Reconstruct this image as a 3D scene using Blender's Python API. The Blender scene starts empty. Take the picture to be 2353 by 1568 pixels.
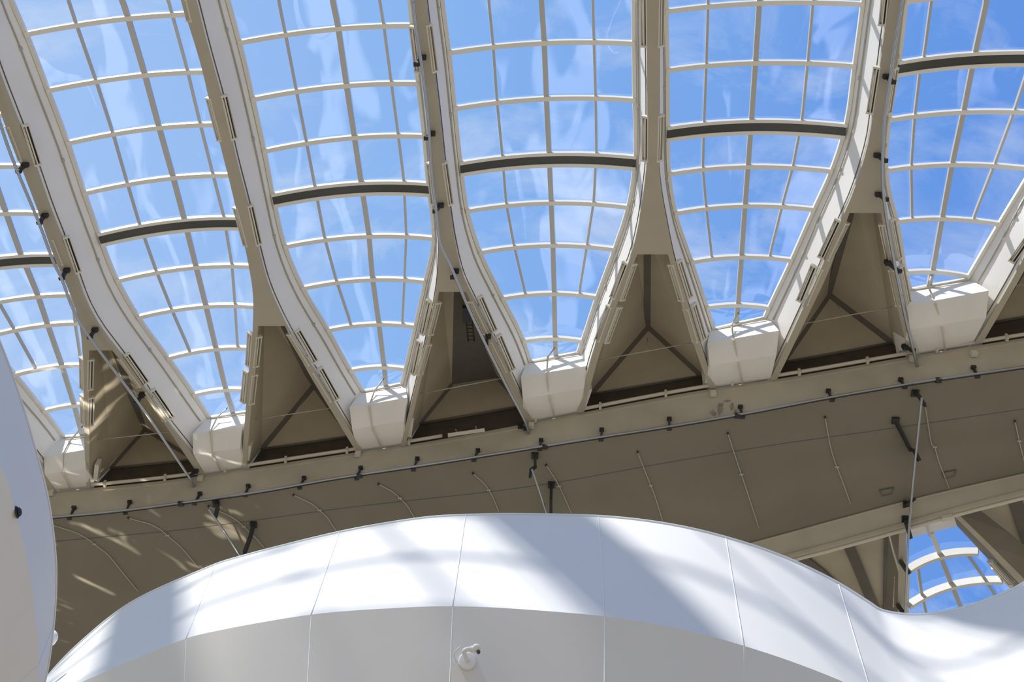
import bpy, bmesh, math, random
import numpy as np
from mathutils import Vector, Matrix
from mathutils.bvhtree import BVHTree
random.seed(7)
sc = bpy.context.scene
col = sc.collection

# ------------------------------------------------------------------ camera
F = 2500.0; CX, CY = 1176.5, 784.0; TH = math.radians(57.4); CAMZ = 1.6
cam = bpy.data.cameras.new('camera'); camo = bpy.data.objects.new('camera', cam); col.objects.link(camo)
camo.location = (0, 0, CAMZ); camo.rotation_euler = (math.radians(90) + TH, 0, 0)
cam.sensor_width = 36; cam.lens = F * 36 / 2353; cam.clip_end = 500; cam.clip_start = 0.05
sc.camera = camo
sc.view_settings.view_transform = 'Standard'; sc.view_settings.look = 'None'
sc.view_settings.exposure = 0.10; sc.view_settings.gamma = 1; sc.view_settings.use_curve_mapping = False
sc.cycles.max_bounces = 7; sc.cycles.transparent_max_bounces = 16; sc.cycles.caustics_reflective = False
sc.cycles.sample_clamp_indirect = 6

# ------------------------------------------------------------------ world: blue sky with thin cloud, added warm glow standing in for floor and hall
w = bpy.data.worlds.new('sky'); sc.world = w; w.use_nodes = True
N = w.node_tree.nodes; L = w.node_tree.links; N.clear()
def nd(t, **k):
    n = N.new(t)
    for a, b in k.items(): setattr(n, a, b)
    return n
out = nd('ShaderNodeOutputWorld'); bg = nd('ShaderNodeBackground'); L.new(bg.outputs[0], out.inputs[0])
tc = nd('ShaderNodeTexCoord'); sep = nd('ShaderNodeSeparateXYZ'); L.new(tc.outputs['Generated'], sep.inputs[0])
def ramp(pts, interp='LINEAR'):
    r = nd('ShaderNodeValToRGB'); r.color_ramp.interpolation = interp
    el = r.color_ramp.elements
    while len(el) < len(pts): el.new(0.5)
    for e, (p, c) in zip(el, pts): e.position = p; e.color = (*c, 1) if len(c) == 3 else c
    return r
mr = nd('ShaderNodeMapRange'); mr.inputs[1].default_value = -0.5; mr.inputs[2].default_value = 0.5
L.new(sep.outputs[0], mr.inputs[0])
skyr = ramp([(0.0, (.40, .60, .96)), (0.45, (.24, .47, .90)), (0.85, (.12, .32, .82)), (1.0, (.09, .27, .78))]); L.new(mr.outputs[0], skyr.inputs[0])
mp = nd('ShaderNodeMapping'); mp.inputs['Scale'].default_value = (3.2, 5.5, 3.0); mp.inputs['Rotation'].default_value = (0, .3, .5)
L.new(tc.outputs['Generated'], mp.inputs[0])
n1 = nd('ShaderNodeTexNoise'); n1.inputs['Scale'].default_value = 1.7; n1.inputs['Detail'].default_value = 7; n1.inputs['Roughness'].default_value = .62
n1.inputs['Distortion'].default_value = .6
L.new(mp.outputs[0], n1.inputs['Vector'])
cr = ramp([(0.50, (0, 0, 0)), (0.78, (.6, .6, .6))]); L.new(n1.outputs[0], cr.inputs[0])
mixc = nd('ShaderNodeMixRGB'); L.new(cr.outputs[0], mixc.inputs[0]); L.new(skyr.outputs[0], mixc.inputs[1]); mixc.inputs[2].default_value = (.80, .88, 1, 1)
# lower side: glow in place of a floor, bright patches for glazing reflections
n2 = nd('ShaderNodeTexNoise'); n2.inputs['Scale'].default_value = 2.4; n2.inputs['Detail'].default_value = 2; n2.inputs['Distortion'].default_value = 1.0
L.new(tc.outputs['Generated'], n2.inputs['Vector'])
gr_ = ramp([(0.55, (.275, .245, .19)), (0.63, (1.3, 1.26, 1.26))]); L.new(n2.outputs[0], gr_.inputs[0])
hz = nd('ShaderNodeMapRange'); hz.inputs[1].default_value = .22; hz.inputs[2].default_value = .36; L.new(sep.outputs[2], hz.inputs[0])
mixh = nd('ShaderNodeMixRGB'); L.new(hz.outputs[0], mixh.inputs[0]); hl = nd('ShaderNodeMapRange'); hl.inputs[1].default_value = -.35; hl.inputs[2].default_value = -.05; L.new(sep.outputs[2], hl.inputs[0])
mixw = nd('ShaderNodeMixRGB'); L.new(hl.outputs[0], mixw.inputs[0]); L.new(gr_.outputs[0], mixw.inputs[1]); mixw.inputs[2].default_value = (.43, .41, .36, 1)
L.new(mixw.outputs[0], mixh.inputs[1]); L.new(mixc.outputs[0], mixh.inputs[2])
L.new(mixh.outputs[0], bg.inputs[0]); bg.inputs[1].default_value = 1.0

# ------------------------------------------------------------------ sun
sun = bpy.data.lights.new('sun', 'SUN'); suno = bpy.data.objects.new('sun', sun); col.objects.link(suno)
SUNDIR = Vector((.505, .48, -1)).normalized()
suno.rotation_euler = SUNDIR.to_track_quat('-Z', 'Y').to_euler(); suno.location = (-20, -20, 60)
sun.energy = 5.4; sun.angle = math.radians(1.1); sun.color = (1.0, .965, .91)

sp = bpy.data.lights.new('reflected_sun_standin', 'SPOT'); spo = bpy.data.objects.new('reflected_sun_standin', sp); col.objects.link(spo)  # added unseen spotlight, its noise pattern stands in for sun reflected from below
spo.location = (-7, 25, 2); spo.rotation_euler = (Vector((-12.2, 23.2, 25.8)) - Vector((-7, 25, 2))).to_track_quat('-Z', 'Y').to_euler()
sp.energy = 90000; sp.spot_size = math.radians(25); sp.spot_blend = .6; sp.shadow_soft_size = .05; sp.color = (1, .93, .80)
sp.use_nodes = True; nt = sp.node_tree; em = nt.nodes['Emission']
tcn = nt.nodes.new('ShaderNodeTexCoord'); mpn = nt.nodes.new('ShaderNodeMapping'); mpn.inputs['Rotation'].default_value = (0, 0, math.radians(-112)); mpn.inputs['Scale'].default_value = (9.0, 34, 9)
tn = nt.nodes.new('ShaderNodeTexNoise'); tn.inputs['Scale'].default_value = 1.6; tn.inputs['Detail'].default_value = 2.5; tn.inputs['Distortion'].default_value = .5
rn = nt.nodes.new('ShaderNodeValToRGB'); rn.color_ramp.elements[0].position = .60; rn.color_ramp.elements[0].color = (0, 0, 0, 1); rn.color_ramp.elements[1].position = .80
mpr = nt.nodes.new('ShaderNodeMapping'); mpr.inputs['Rotation'].default_value = (0, 0, math.radians(98)); mpn.inputs['Rotation'].default_value = (0, 0, 0)
nt.links.new(tcn.outputs['Normal'], mpr.inputs[0]); nt.links.new(mpr.outputs[0], mpn.inputs[0]); nt.links.new(mpn.outputs[0], tn.inputs['Vector']); nt.links.new(tn.outputs[0], rn.inputs[0]); nt.links.new(rn.outputs[0], em.inputs['Strength'])

# ------------------------------------------------------------------ materials
def mat(name, colr, rough=.6, metal=0, noise=0.0, nscale=3.0, spec=.3, bump=0.0):
    m = bpy.data.materials.new(name); m.use_nodes = True
    nt = m.node_tree; b = nt.nodes['Principled BSDF']
    b.inputs['Base Color'].default_value = (*colr, 1); b.inputs['Roughness'].default_value = rough
    b.inputs['Metallic'].default_value = metal; b.inputs['Specular IOR Level'].default_value = spec
    if noise:
        t = nt.nodes.new('ShaderNodeTexNoise'); t.inputs['Scale'].default_value = nscale; t.inputs['Detail'].default_value = 6
        co = nt.nodes.new('ShaderNodeTexCoord'); nt.links.new(co.outputs['Object'], t.inputs['Vector'])
        r = nt.nodes.new('ShaderNodeValToRGB'); r.color_ramp.elements[0].position = .3; r.color_ramp.elements[1].position = .7
        r.color_ramp.elements[0].color = (*[c * (1 - noise) for c in colr], 1); r.color_ramp.elements[1].color = (*[min(1, c * (1 + noise * .5)) for c in colr], 1)
        nt.links.new(t.outputs[0], r.inputs[0]); nt.links.new(r.outputs[0], b.inputs['Base Color'])
        if bump:
            bp = nt.nodes.new('ShaderNodeBump'); bp.inputs['Strength'].default_value = bump; bp.inputs['Distance'].default_value = .03
            nt.links.new(t.outputs[0], bp.inputs['Height']); nt.links.new(bp.outputs[0], b.inputs['Normal'])
    return m
M = dict(
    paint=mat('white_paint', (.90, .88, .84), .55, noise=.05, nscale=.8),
    soffit=mat('shaded_soffit_paint', (.50, .46, .375), .7, noise=.06, nscale=1.2),  # off-white of the rib sides, with shade and warm bounce put into the colour
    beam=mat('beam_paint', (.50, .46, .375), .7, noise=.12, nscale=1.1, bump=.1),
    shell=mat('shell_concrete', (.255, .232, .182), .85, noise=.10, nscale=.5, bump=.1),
    panel=mat('recess_concrete', (.52, .465, .36), .85, noise=.10, nscale=1.0),
    joint=mat('joint_filler', (.17, .155, .135), .9, noise=.10, nscale=2),
    dark=mat('gap_shade', (.085, .07, .056), .9, noise=.25, nscale=2),  # near-black colour stands for the shade in the gap above the ring beam
    alu=mat('painted_aluminium', (.88, .86, .80), .4, spec=.5),
    mull=mat('mullion_aluminium', (.56, .55, .52), .35, spec=.6),
    stain=mat('weathered_patch', (.30, .28, .24), .9, noise=.3, nscale=9),
    gasket=mat('dark_gasket', (.06, .06, .055), .35, spec=.6),
    black=mat('black_steel', (.022, .024, .026), .5, spec=.5),
    rail=mat('rail_steel', (.42, .45, .50), .28, metal=.9),
    pipe=mat('cream_pipe', (.68, .64, .55), .5),
    conduit=mat('grey_conduit', (.50, .475, .41), .5),
    fabric=mat('white_membrane', (.81, .79, .755), .6, spec=.1, noise=.012, nscale=2),
    seam=mat('seam_white', (.88, .88, .87), .4),
    trim=mat('edge_trim', (.80, .86, .90), .3, spec=.5),
    fixture=mat('fixture_white', (.76, .73, .65), .4, spec=.5),
    tube=mat('lamp_tube_glass', (.86, .85, .80), .15, spec=.6),
    camw=mat('camera_white', (.84, .83, .80), .4, spec=.4),
    roof=mat('roof_membrane', (.45, .44, .42), .9),
)
def glassmat():
    m = bpy.data.materials.new('acrylic_glazing'); m.use_nodes = True; nt = m.node_tree; nt.nodes.clear()
    A = nt.nodes.new; K = nt.links.new
    o = A('ShaderNodeOutputMaterial'); mx = A('ShaderNodeMixShader'); tr = A('ShaderNodeBsdfTransparent'); gl = A('ShaderNodeBsdfGlossy')
    tr.inputs[0].default_value = (.93, .955, .985, 1); gl.inputs[0].default_value = (.95, .97, 1, 1); gl.inputs['Roughness'].default_value = .03
    co = A('ShaderNodeTexCoord'); mp = A('ShaderNodeMapping'); mp.inputs['Scale'].default_value = (.42, .26, .4); K(co.outputs['Object'], mp.inputs[0])
    ns = A('ShaderNodeTexNoise'); ns.inputs['Scale'].default_value = 1.0; ns.inputs['Detail'].default_value = 1; K(mp.outputs[0], ns.inputs['Vector'])
    bp = A('ShaderNodeBump'); bp.inputs['Strength'].default_value = .9; bp.inputs['Distance'].default_value = .35; K(ns.outputs[0], bp.inputs['Height'])
    K(bp.outputs[0], gl.inputs['Normal'])
    mx.inputs[0].default_value = .12
    K(tr.outputs[0], mx.inputs[1]); K(gl.outputs[0], mx.inputs[2]); K(mx.outputs[0], o.inputs[0])
    return m
M['glass'] = glassmat()

# ------------------------------------------------------------------ geometry helpers
CT, ST = math.cos(TH), math.sin(TH)
def ray(px, py):
    a = (px - CX) / F; b = (CY - py) / F
    return Vector((a, CT - b * ST, ST + b * CT))
def at(px, py, h):                       # point on the sight line at height h above the lens
    d = ray(px, py); t = h / d.z
    return Vector((d.x * t, d.y * t, CAMZ + h))
def proj(p):
    q = Vector(p) - Vector((0, 0, CAMZ))
    dz = q.y * CT + q.z * ST; uy = -q.y * ST + q.z * CT
    return CX + F * q.x / dz, CY - F * uy / dz

class MB:
    def __init__(s): s.v = []; s.f = []; s.sm = []
    def add(s, vs, fs, smooth=False):
        k = len(s.v); s.v += [tuple(v) for v in vs]; s.f += [tuple(i + k for i in f) for f in fs]; s.sm += [smooth] * len(fs); return s
    def grid(s, rows, smooth=True, closed=False):
        n = len(rows[0]); vs = [p for r in rows for p in r]; fs = []
        for i in range(len(rows) - 1):
            for j in range(n if closed else n - 1):
                j2 = (j + 1) % n
                fs.append((i * n + j, i * n + j2, (i + 1) * n + j2, (i + 1) * n + j))
        return s.add(vs, fs, smooth)
    def poly(s, pts): return s.add(pts, [tuple(range(len(pts)))])
    def tube(s, pts, r, n=8):
        pts = [Vector(p) for p in pts]; rows = []
        for i, p in enumerate(pts):
            t = (pts[min(i + 1, len(pts) - 1)] - pts[max(i - 1, 0)])
            if t.length < 1e-9: t = Vector((0, 0, 1))
            t.normalize(); ref = Vector((0, 0, 1)) if abs(t.z) < .95 else Vector((1, 0, 0))
            a = t.cross(ref).normalized(); b = t.cross(a).normalized()
            rr = r[i] if isinstance(r, (list, tuple)) else r
            rows.append([p + a * (rr * math.cos(2 * math.pi * k / n)) + b * (rr * math.sin(2 * math.pi * k / n)) for k in range(n)])
        s.grid(rows, True, True)
        s.add(rows[0], [tuple(range(n))]); s.add(rows[-1], [tuple(reversed(range(n)))])
        return s
    def bar(s, pts, wd, dp, up=Vector((0, 0, 1)), off=0.0):   # rectangular section swept; hangs dp below the path
        pts = [Vector(p) for p in pts]; rows = []
        for i, p in enumerate(pts):
            t = (pts[min(i + 1, len(pts) - 1)] - pts[max(i - 1, 0)]).normalized()
            a = t.cross(up).normalized(); b = a.cross(t).normalized()
            q = p + a * off
            rows.append([q + a * wd / 2, q - a * wd / 2, q - a * wd / 2 - b * dp, q + a * wd / 2 - b * dp])
        s.grid(rows, False, True); s.add(rows[0], [(0, 1, 2, 3)]); s.add(rows[-1], [(3, 2, 1, 0)])
        return s
    def box(s, c, ax, ay, az, sx, sy, sz):
        c = Vector(c); vs = []
        for i in (-1, 1):
            for j in (-1, 1):
                for k in (-1, 1): vs.append(c + ax * (i * sx / 2) + ay * (j * sy / 2) + az * (k * sz / 2))
        return s.add(vs, [(0, 1, 3, 2), (4, 6, 7, 5), (0, 4, 5, 1), (2, 3, 7, 6), (0, 2, 6, 4), (1, 5, 7, 3)])
    def ball(s, c, r, sq=(1, 1, 1), n=12):
        rows = []
        for i in range(n // 2 + 1):
            ph = math.pi * i / (n // 2)
            rows.append([Vector(c) + Vector((r * sq[0] * math.sin(ph) * math.cos(2 * math.pi * k / n), r * sq[1] * math.sin(ph) * math.sin(2 * math.pi * k / n), r * sq[2] * math.cos(ph))) for k in range(n)])
        return s.grid(rows, True, True)
    def build(s, name, m, parent=None):
        o0 = Vector((0, 0, 0)); q = parent
        while q is not None: o0 += Vector(q.location); q = q.parent
        base = Vector((0, 0, 0))
        if parent is None and s.v:
            a = np.array(s.v); base = Vector((float(a[:, 0].mean()), float(a[:, 1].mean()), float(a[:, 2].min())))
        o0 = o0 + base
        me = bpy.data.meshes.new(name)
        me.from_pydata([(x - o0.x, y - o0.y, z - o0.z) for x, y, z in s.v], [], s.f)
        me.polygons.foreach_set('use_smooth', s.sm)
        bm = bmesh.new(); bm.from_mesh(me); bmesh.ops.remove_doubles(bm, verts=bm.verts, dist=1e-5); bmesh.ops.recalc_face_normals(bm, faces=bm.faces); bm.to_mesh(me); bm.free()
        me.materials.append(M[m]); me.update()
        ob = bpy.data.objects.new(name, me); col.objects.link(ob); ob.location = base
        if parent is not None: ob.parent = parent
        return ob
def tag(o, label=None, cat=None, group=None, kind=None):
    if label: o['label'] = label
    if cat: o['category'] = cat
    if group: o['group'] = group
    if kind: o['kind'] = kind
    return o
def thing(name, loc, label=None, cat=None, group=None, kind=None):
    o = bpy.data.objects.new(name, None); o.location = loc; o.empty_display_size = .3; col.objects.link(o)
    return tag(o, label, cat, group, kind)

def smooth_path(pts, n=6):
    pts = [Vector(p) for p in pts]
    if len(pts) < 3: return pts
    P = [pts[0] * 2 - pts[1]] + pts + [pts[-1] * 2 - pts[-2]]; res = []
    for i in range(1, len(P) - 2):
        for k in range(n):
            t = k / n
            res.append(.5 * ((2 * P[i]) + (P[i + 1] - P[i - 1]) * t + (2 * P[i - 1] - 5 * P[i] + 4 * P[i + 1] - P[i + 2]) * t * t + (3 * P[i] - P[i - 1] - 3 * P[i + 1] + P[i + 2]) * t ** 3))
    res.append(pts[-1]); return res

class Curve:                             # smooth function v(u) through samples, straight beyond both ends
    def __init__(s, us, vs, s0=None, s1=None):
        i = np.argsort(us); s.u = np.array(us, float)[i]; s.v = np.array(vs, float)[i]
        d = np.diff(s.v) / np.diff(s.u); h = np.diff(s.u); m = np.zeros(len(s.u)); m[0] = d[0]; m[-1] = d[-1]
        for k in range(1, len(m) - 1): m[k] = (d[k - 1] * h[k] + d[k] * h[k - 1]) / (h[k] + h[k - 1])
        if s0 is not None: m[0] = s0
        if s1 is not None: m[-1] = s1
        s.m = m
    def __call__(s, x):
        u, v, m = s.u, s.v, s.m
        if x <= u[0]: return float(v[0] + m[0] * (x - u[0]))
        if x >= u[-1]: return float(v[-1] + m[-1] * (x - u[-1]))
        k = int(np.searchsorted(u, x)) - 1; h = u[k + 1] - u[k]; t = (x - u[k]) / h
        return float((2 * t**3 - 3 * t**2 + 1) * v[k] + (t**3 - 2 * t**2 + t) * h * m[k] + (-2 * t**3 + 3 * t**2) * v[k + 1] + (t**3 - t**2) * h * m[k + 1])
def xofy(pix, h, s0=None):
    P = [at(x, y, h) for x, y in pix]
    return Curve([p.y for p in P], [p.x for p in P], s0)
def yofx(pix, h):
    P = [at(x, y, h) for x, y in pix]
    return Curve([p.x for p in P], [p.y for p in P])

# ------------------------------------------------------------------ survey of the roof (heights above the lens)
H, G, B, AP = 26.0, 27.3, 26.9, 28.4     # rib soffit, glazing edge, recess base, recess apex
Z = lambda h: CAMZ + h
def mirror(c, o, k):  # edge offset from another edge
    return [(x + k, y) for x, y in c]
RIB = {
 -1: dict(sl=[(-470, 140), (-430, 330), (-370, 520), (-300, 660), (-215, 780), (-165, 860), (-165, 1140)],
          sr=[(-425, 210), (-380, 330), (-310, 470), (-250, 590), (-200, 680), (-120, 790), (-85, 845), (-20, 940), (82, 1045), (129, 1133)],
          gr=[(-455, 0), (-420, 120), (-365, 270), (-300, 420), (-230, 540), (-155, 640), (-70, 740), (31, 860), (99, 944), (142, 1002)],
          tl=(-150, 862), tr=(-100, 860), il=[(-150, 1135)], ir=[(0, 990), (112, 1130)], bl=(-170, 1105), br=(95, 1085), a=(-60, 1030)),
 0: dict(sl=[(-75, 0), (0, 235), (19, 291), (50, 371), (96, 493), (134, 600), (159, 655), (180, 712), (190, 760), (194, 803), (197, 983), (203, 1118)],
         sr=[(-58, 0), (0, 172), (34, 260), (76, 367), (115, 478), (153, 574), (176, 634), (199, 696), (230, 751), (260, 791), (290, 830), (383, 967), (444, 1046), (470, 1092)],
         gr=[(23, 0), (57, 78), (107, 207), (153, 329), (191, 444), (226, 543), (260, 631), (291, 690), (321, 738), (383, 822), (444, 908), (478, 958)],
         tl=(206, 803), tr=(259, 802), il=[(208, 1117)], ir=[(337, 902), (380, 972), (458, 1089)], bl=(256, 1075), br=(446, 1056), a=(334, 987)),
 1: dict(sl=[(421, 0), (440, 60), (470, 161), (482, 214), (509, 325), (536, 432), (551, 497), (574, 600), (585, 669), (585, 745), (574, 868), (558, 1072)],
         sr=[(448, 0), (474, 103), (509, 230), (543, 375), (570, 478), (593, 574), (616, 657), (643, 719), (666, 764), (727, 860), (787, 960), (829, 1032)],
         gr=[(520, 0), (547, 99), (578, 230), (604, 348), (624, 451), (650, 562), (692, 661), (749, 755), (803, 853), (831, 898)],
         tl=(594, 748), tr=(655, 745), il=[(588, 850), (579, 930), (567, 1073)], ir=[(703, 842), (760, 938), (818, 1034)], bl=(601, 1032), br=(808, 1002), a=(723, 884)),
 2: dict(sl=[(949, 0), (972, 153), (987, 287), (997, 421), (1008, 510), (1011, 589), (1004, 669), (983, 772), (957, 887), (923, 1022)],
         sr=[(976, 0), (991, 126), (1007, 260), (1020, 383), (1030, 471), (1043, 555), (1066, 643), (1086, 684), (1135, 782), (1187, 892), (1221, 967)],
         gr=[(1012, 0), (1028, 122), (1041, 249), (1054, 371), (1070, 486), (1099, 578), (1148, 679), (1197, 777), (1215, 830)],
         gl=[(946, 0), (951, 57), (965, 191), (979, 314), (988, 421), (998, 500), (1001, 545), (981, 645), (958, 748), (936, 844), (927, 880)],
         tl=(1009, 669), tr=(1071, 667), il=[(992, 765), (967, 875), (932, 1022)], ir=[(1121, 782), (1172, 892), (1211, 968)], bl=(966, 973), br=(1198, 933), a=(1038, 884), a2=(1144, 868)),
 3: dict(sl=[(1488, 0), (1490, 268), (1489, 367), (1481, 440), (1470, 512), (1455, 576), (1409, 688), (1369, 794), (1328, 945)],
         sr=[(1512, 0), (1511, 268), (1510, 367), (1517, 440), (1530, 512), (1544, 582), (1575, 688), (1606, 790), (1641, 890)],
         gr=[(1526, 0), (1529, 166), (1530, 306), (1533, 402), (1548, 490), (1585, 600), (1619, 702), (1636, 755)],
         gl=[(1460, 0), (1462, 230), (1464, 355), (1447, 474), (1416, 570), (1376, 679), (1342, 781), (1332, 808)],
         tl=(1464, 582), tr=(1534, 582), il=[(1420, 690), (1381, 798), (1340, 945)], ir=[(1563, 690), (1594, 792), (1630, 890)], bl=(1357, 906), br=(1613, 863), a=(1490, 750)),
 4: dict(sl=[(2045, 0), (2033, 77), (2022, 161), (2008, 250), (2000, 310), (1983, 377), (1960, 445), (1934, 505), (1888, 615), (1835, 732), (1771, 872)],
         sr=[(2073, 0), (2058, 115), (2046, 199), (2033, 275), (2028, 383), (2031, 486), (2040, 545), (2062, 653), (2099, 810)],
         gr=[(2077, 0), (2060, 142), (2038, 272), (2031, 390), (2040, 450), (2056, 507), (2076, 622), (2087, 664)],
         gl=[(1987, 0), (1967, 148), (1946, 291), (1914, 391), (1874, 479), (1822, 597), (1771, 705), (1761, 727)],
         tl=(1950, 488), tr=(2023, 486), il=[(1903, 620), (1849, 735), (1784, 870)], ir=[(2050, 655), (2086, 812)], bl=(1798, 833), br=(2050, 787), a=(1905, 676)),
 5: dict(sl=[(2600, -80), (2570, 60), (2530, 190), (2490, 300), (2440, 390), (2353, 590), (2242, 785)],
         sr=[(2640, -80), (2610, 60), (2575, 190), (2550, 300), (2540, 390), (2590, 560), (2650, 740)],
         gl=[(2540, -80), (2515, 60), (2480, 190), (2440, 280), (2353, 425), (2301, 511), (2229, 634), (2226, 639)],
         tl=(2450, 391), tr=(2530, 389), il=[(2365, 592), (2256, 785)], ir=[(2640, 740)], bl=(2275, 742), br=(2560, 690), a=(2370, 590)),
}
for i, r in RIB.items():
    c = {}
    main = xofy(r['sr'], H)
    y0 = main.u[0]; sl = (main(y0 + 3) - main(y0)) / 3
    for k, h in (('sl', H), ('sr', H), ('gr', G), ('gl', G)):
        if k in r: c[k] = xofy(r[k], h, sl)
    if 'gl' not in c:                    # side turned away from the lens: same flare as the soffit
        src = c['sl']; c['gl'] = Curve(src.u, src.v - .12, sl)
    if 'gr' not in c:
        src = c['sr']; c['gr'] = Curve(src.u, src.v + .30, sl)
    r['c'] = c; r['slope'] = sl
YB = -15.0
ORD = {-1: 'far left', 0: 'leftmost', 1: 'second from left', 2: 'third from left', 3: 'fourth from left', 4: 'fifth from left', 5: 'rightmost'}
def P3(x, y, h): return Vector((x, y, Z(h)))
def ends(c): return c.u[-1]

solid = []                                # objects things are mounted on
def rib(i):
    r = RIB[i]; c = r['c']
    lab = {-1: 'cream roof rib glimpsed at the far left, its lower end beside the white screen',
           0: 'leftmost full cream roof rib, forking above the long slanted steel rail',
           1: 'cream roof rib second from left, forking at mid height over an empty recess',
           2: 'cream roof rib third from left, its recess holding a small ladder',
           3: 'upright cream roof rib near the centre, forking above a Y-jointed recess',
           4: 'cream roof rib fifth from left, sunlit on its left side',
           5: 'rightmost cream roof rib, only its lower left arm in view'}[i]
    yo = at(*r['tl'], H).y
    root = thing('roof_rib', P3(c['sl'](yo), yo, H), lab, 'roof rib', 'forked roof ribs between the skylights')
    inl = xofy([r['tl']] + r['il'], H); inr = xofy([r['tr']] + r['ir'], H)
    yT = (at(*r['tl'], H).y + at(*r['tr'], H).y) / 2
    # soffit slab: stem and two arms, 8 cm lip
    mb = MB(); lip = .035; th = .07
    def slab(fa, fb, ya, yb_a, yb_b, n):
        top = []; 
        rows = []
        for k in range(n + 1):
            t = k / n; y1 = ya + (yb_a - ya) * t; y2 = ya + (yb_b - ya) * t
            a = fa(y1); b = fb(y2)
            rows.append([P3(a, y1, H - th), P3(b, y2, H - th), P3(b, y2, H), P3(a, y1, H)])
        mb.grid(rows, False, True); mb.add(rows[0], [(0, 1, 2, 3)]); mb.add(rows[-1], [(3, 2, 1, 0)])
    slab(lambda y: c['sl'](y) - lip, lambda y: c['sr'](y) + lip, YB, yT, yT, 70)
    slab(lambda y: c['sl'](y) - lip, inl, yT, ends(c['sl']), inl.u[-1], 24)
    slab(inr, lambda y: c['sr'](y) + lip, yT, inr.u[-1], ends(c['sr']), 24)
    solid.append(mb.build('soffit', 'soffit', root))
    # outer side faces
    for s, g in (('sl', 'gl'), ('sr', 'gr')):
        mb = MB(); cs, cg = c[s], c[g]; ye = ends(cs); yg = min(ends(cg), ye - .2)
        rows = []
        ys = list(np.linspace(YB, yg, 80)) + list(np.linspace(yg, ye, 8)[1:])
        for y in ys:
            bot = P3(cs(y), y, H)
            if y <= yg: top = P3(cg(y), y, G)
            else:
                t = (y - yg) / (ye - yg); top = P3(cg(yg) * (1 - t) + cs(ye) * t, y, G * (1 - t) + H * t)
            rows.append([bot, bot.lerp(top, .5), top])
        mb.grid(rows, True)
        # stiff top flange against the glazing frame
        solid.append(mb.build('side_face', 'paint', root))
        mb = MB(); sg = 1 if g == 'gr' else -1
        pth = [P3(cs(y) * .28 + cg(y) * .72, y, H * .28 + G * .72) + Vector((sg * .03, 0, 0)) for y in np.linspace(-2, yg - .1, 60)]
        mb.tube(pth, .022, 6)
        for k in range(4, 60, 8): mb.box(pth[k], Vector((1, 0, 0)), Vector((0, 1, 0)), Vector((0, 0, 1)), .07, .09, .07)
        mb.build('side_conduit', 'conduit', root)
        mb = MB()
        ed = [P3(cs(y) + sg * .05, y, H + .13) for y in np.linspace(-2, ye - .1, 60)]
        mb.tube(ed, .015, 5); mb.build('edge_wire', 'joint', root)
    # recess
    nL = [P3(inl(y), y, H) for y in np.linspace(yT, inl.u[-1], 12)]
    nR = [P3(inr(y), y, H) for y in np.linspace(yT, inr.u[-1], 12)]
    TL = P3(nL[0].x, yT, B); TR = P3(nR[0].x, yT, B); BL = at(*r['bl'], B); BR = at(*r['br'], B)
    TM = (TL + TR) / 2; A1 = at(*r['a'], AP); A2 = at(*r['a2'], AP - .3) if 'a2' in r else A1
    if 'a2' in r: A1 = at(*r['a'], AP - .3)
    for nn, a, b in (('left', TL, BL), ('right', TR, BR)):
        src = nL if nn == 'left' else nR
        mb = MB(); mb.grid([[p for p in src], [a.lerp(b, k / 11) for k in range(12)]], True)
        solid.append(mb.build('recess_cheek', 'panel', root))
    q = MB(); q.poly([nL[0], nR[0], TR, TL]); q.build('recess_end', 'panel', root)
    for pts in ([TL, TM, A1, BL], [TM, TR, BR, A2], [A1, A2, BR, BL] if 'a2' in r else [A1, BR, BL]):
        q = MB(); q.poly(pts); solid.append(q.build('recess_panel', 'panel', root))
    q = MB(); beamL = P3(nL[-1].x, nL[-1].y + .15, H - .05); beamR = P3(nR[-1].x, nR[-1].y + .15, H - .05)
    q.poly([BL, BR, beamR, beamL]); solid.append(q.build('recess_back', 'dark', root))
    if 'a2' in r:
        q = MB(); q.poly([TM, A2, A1]); solid.append(q.build('recess_plate', 'joint', root))
        js = [(A1, BL), (A2, BR)]
    else: js = [(TM, A1), (A1, BL), (A1, BR)]
    for k, (a, b) in enumerate(js):
        q = MB(); q.bar([a - Vector((0, 0, .02)), b - Vector((0, 0, .02))], .27, .05); q.build('joint_strip', 'joint', root)
    q = MB(); a = BL - Vector((0, .03, .06)); b = BR - Vector((0, .03, .06)); q.tube([a, b], .04, 6); q.build('base_pipe', 'joint', root)
    # thin tie rod across the recess
    q = MB(); a = nL[0].lerp(nL[-1], .70) + Vector((.05, 0, .35)); b = nR[0].lerp(nR[-1], .70) + Vector((-.05, 0, .35)); m_ = (a + b) / 2
    q.tube([a, b], .016, 6); q.tube([m_, m_.lerp(A1, .5)], .012, 5); q.build('tie_rod', 'conduit', root)
    # roof over the rib
    q = MB(); rows = []
    for y in np.linspace(YB, 20.5, 60):
        yl = min(y, ends(c['gl'])); yr = min(y, ends(c['gr'])); pk = min(max((y - yT + .3) / (A1.y - yT), 0), 1) * 1.4 + .04
        xl = c['gl'](yl); xr = c['gr'](yr); xm = TM.x + (A1.x + A2.x - 2 * TM.x) / 2 * min(max((y - yT) / (A1.y - yT), 0), 1) if y > yT else (xl + xr) / 2
        rows.append([P3(xl, y, G + .02), P3(xm * .7 + xl * .3, y, G + pk), P3(xm * .7 + xr * .3, y, G + pk), P3(xr, y, G + .02)])
    q.grid(rows, False); q.build('roof_cap', 'roof', root)
    r['inl'], r['inr'] = inl, inr
    return root
ribs = {i: rib(i) for i in RIB}

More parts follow.
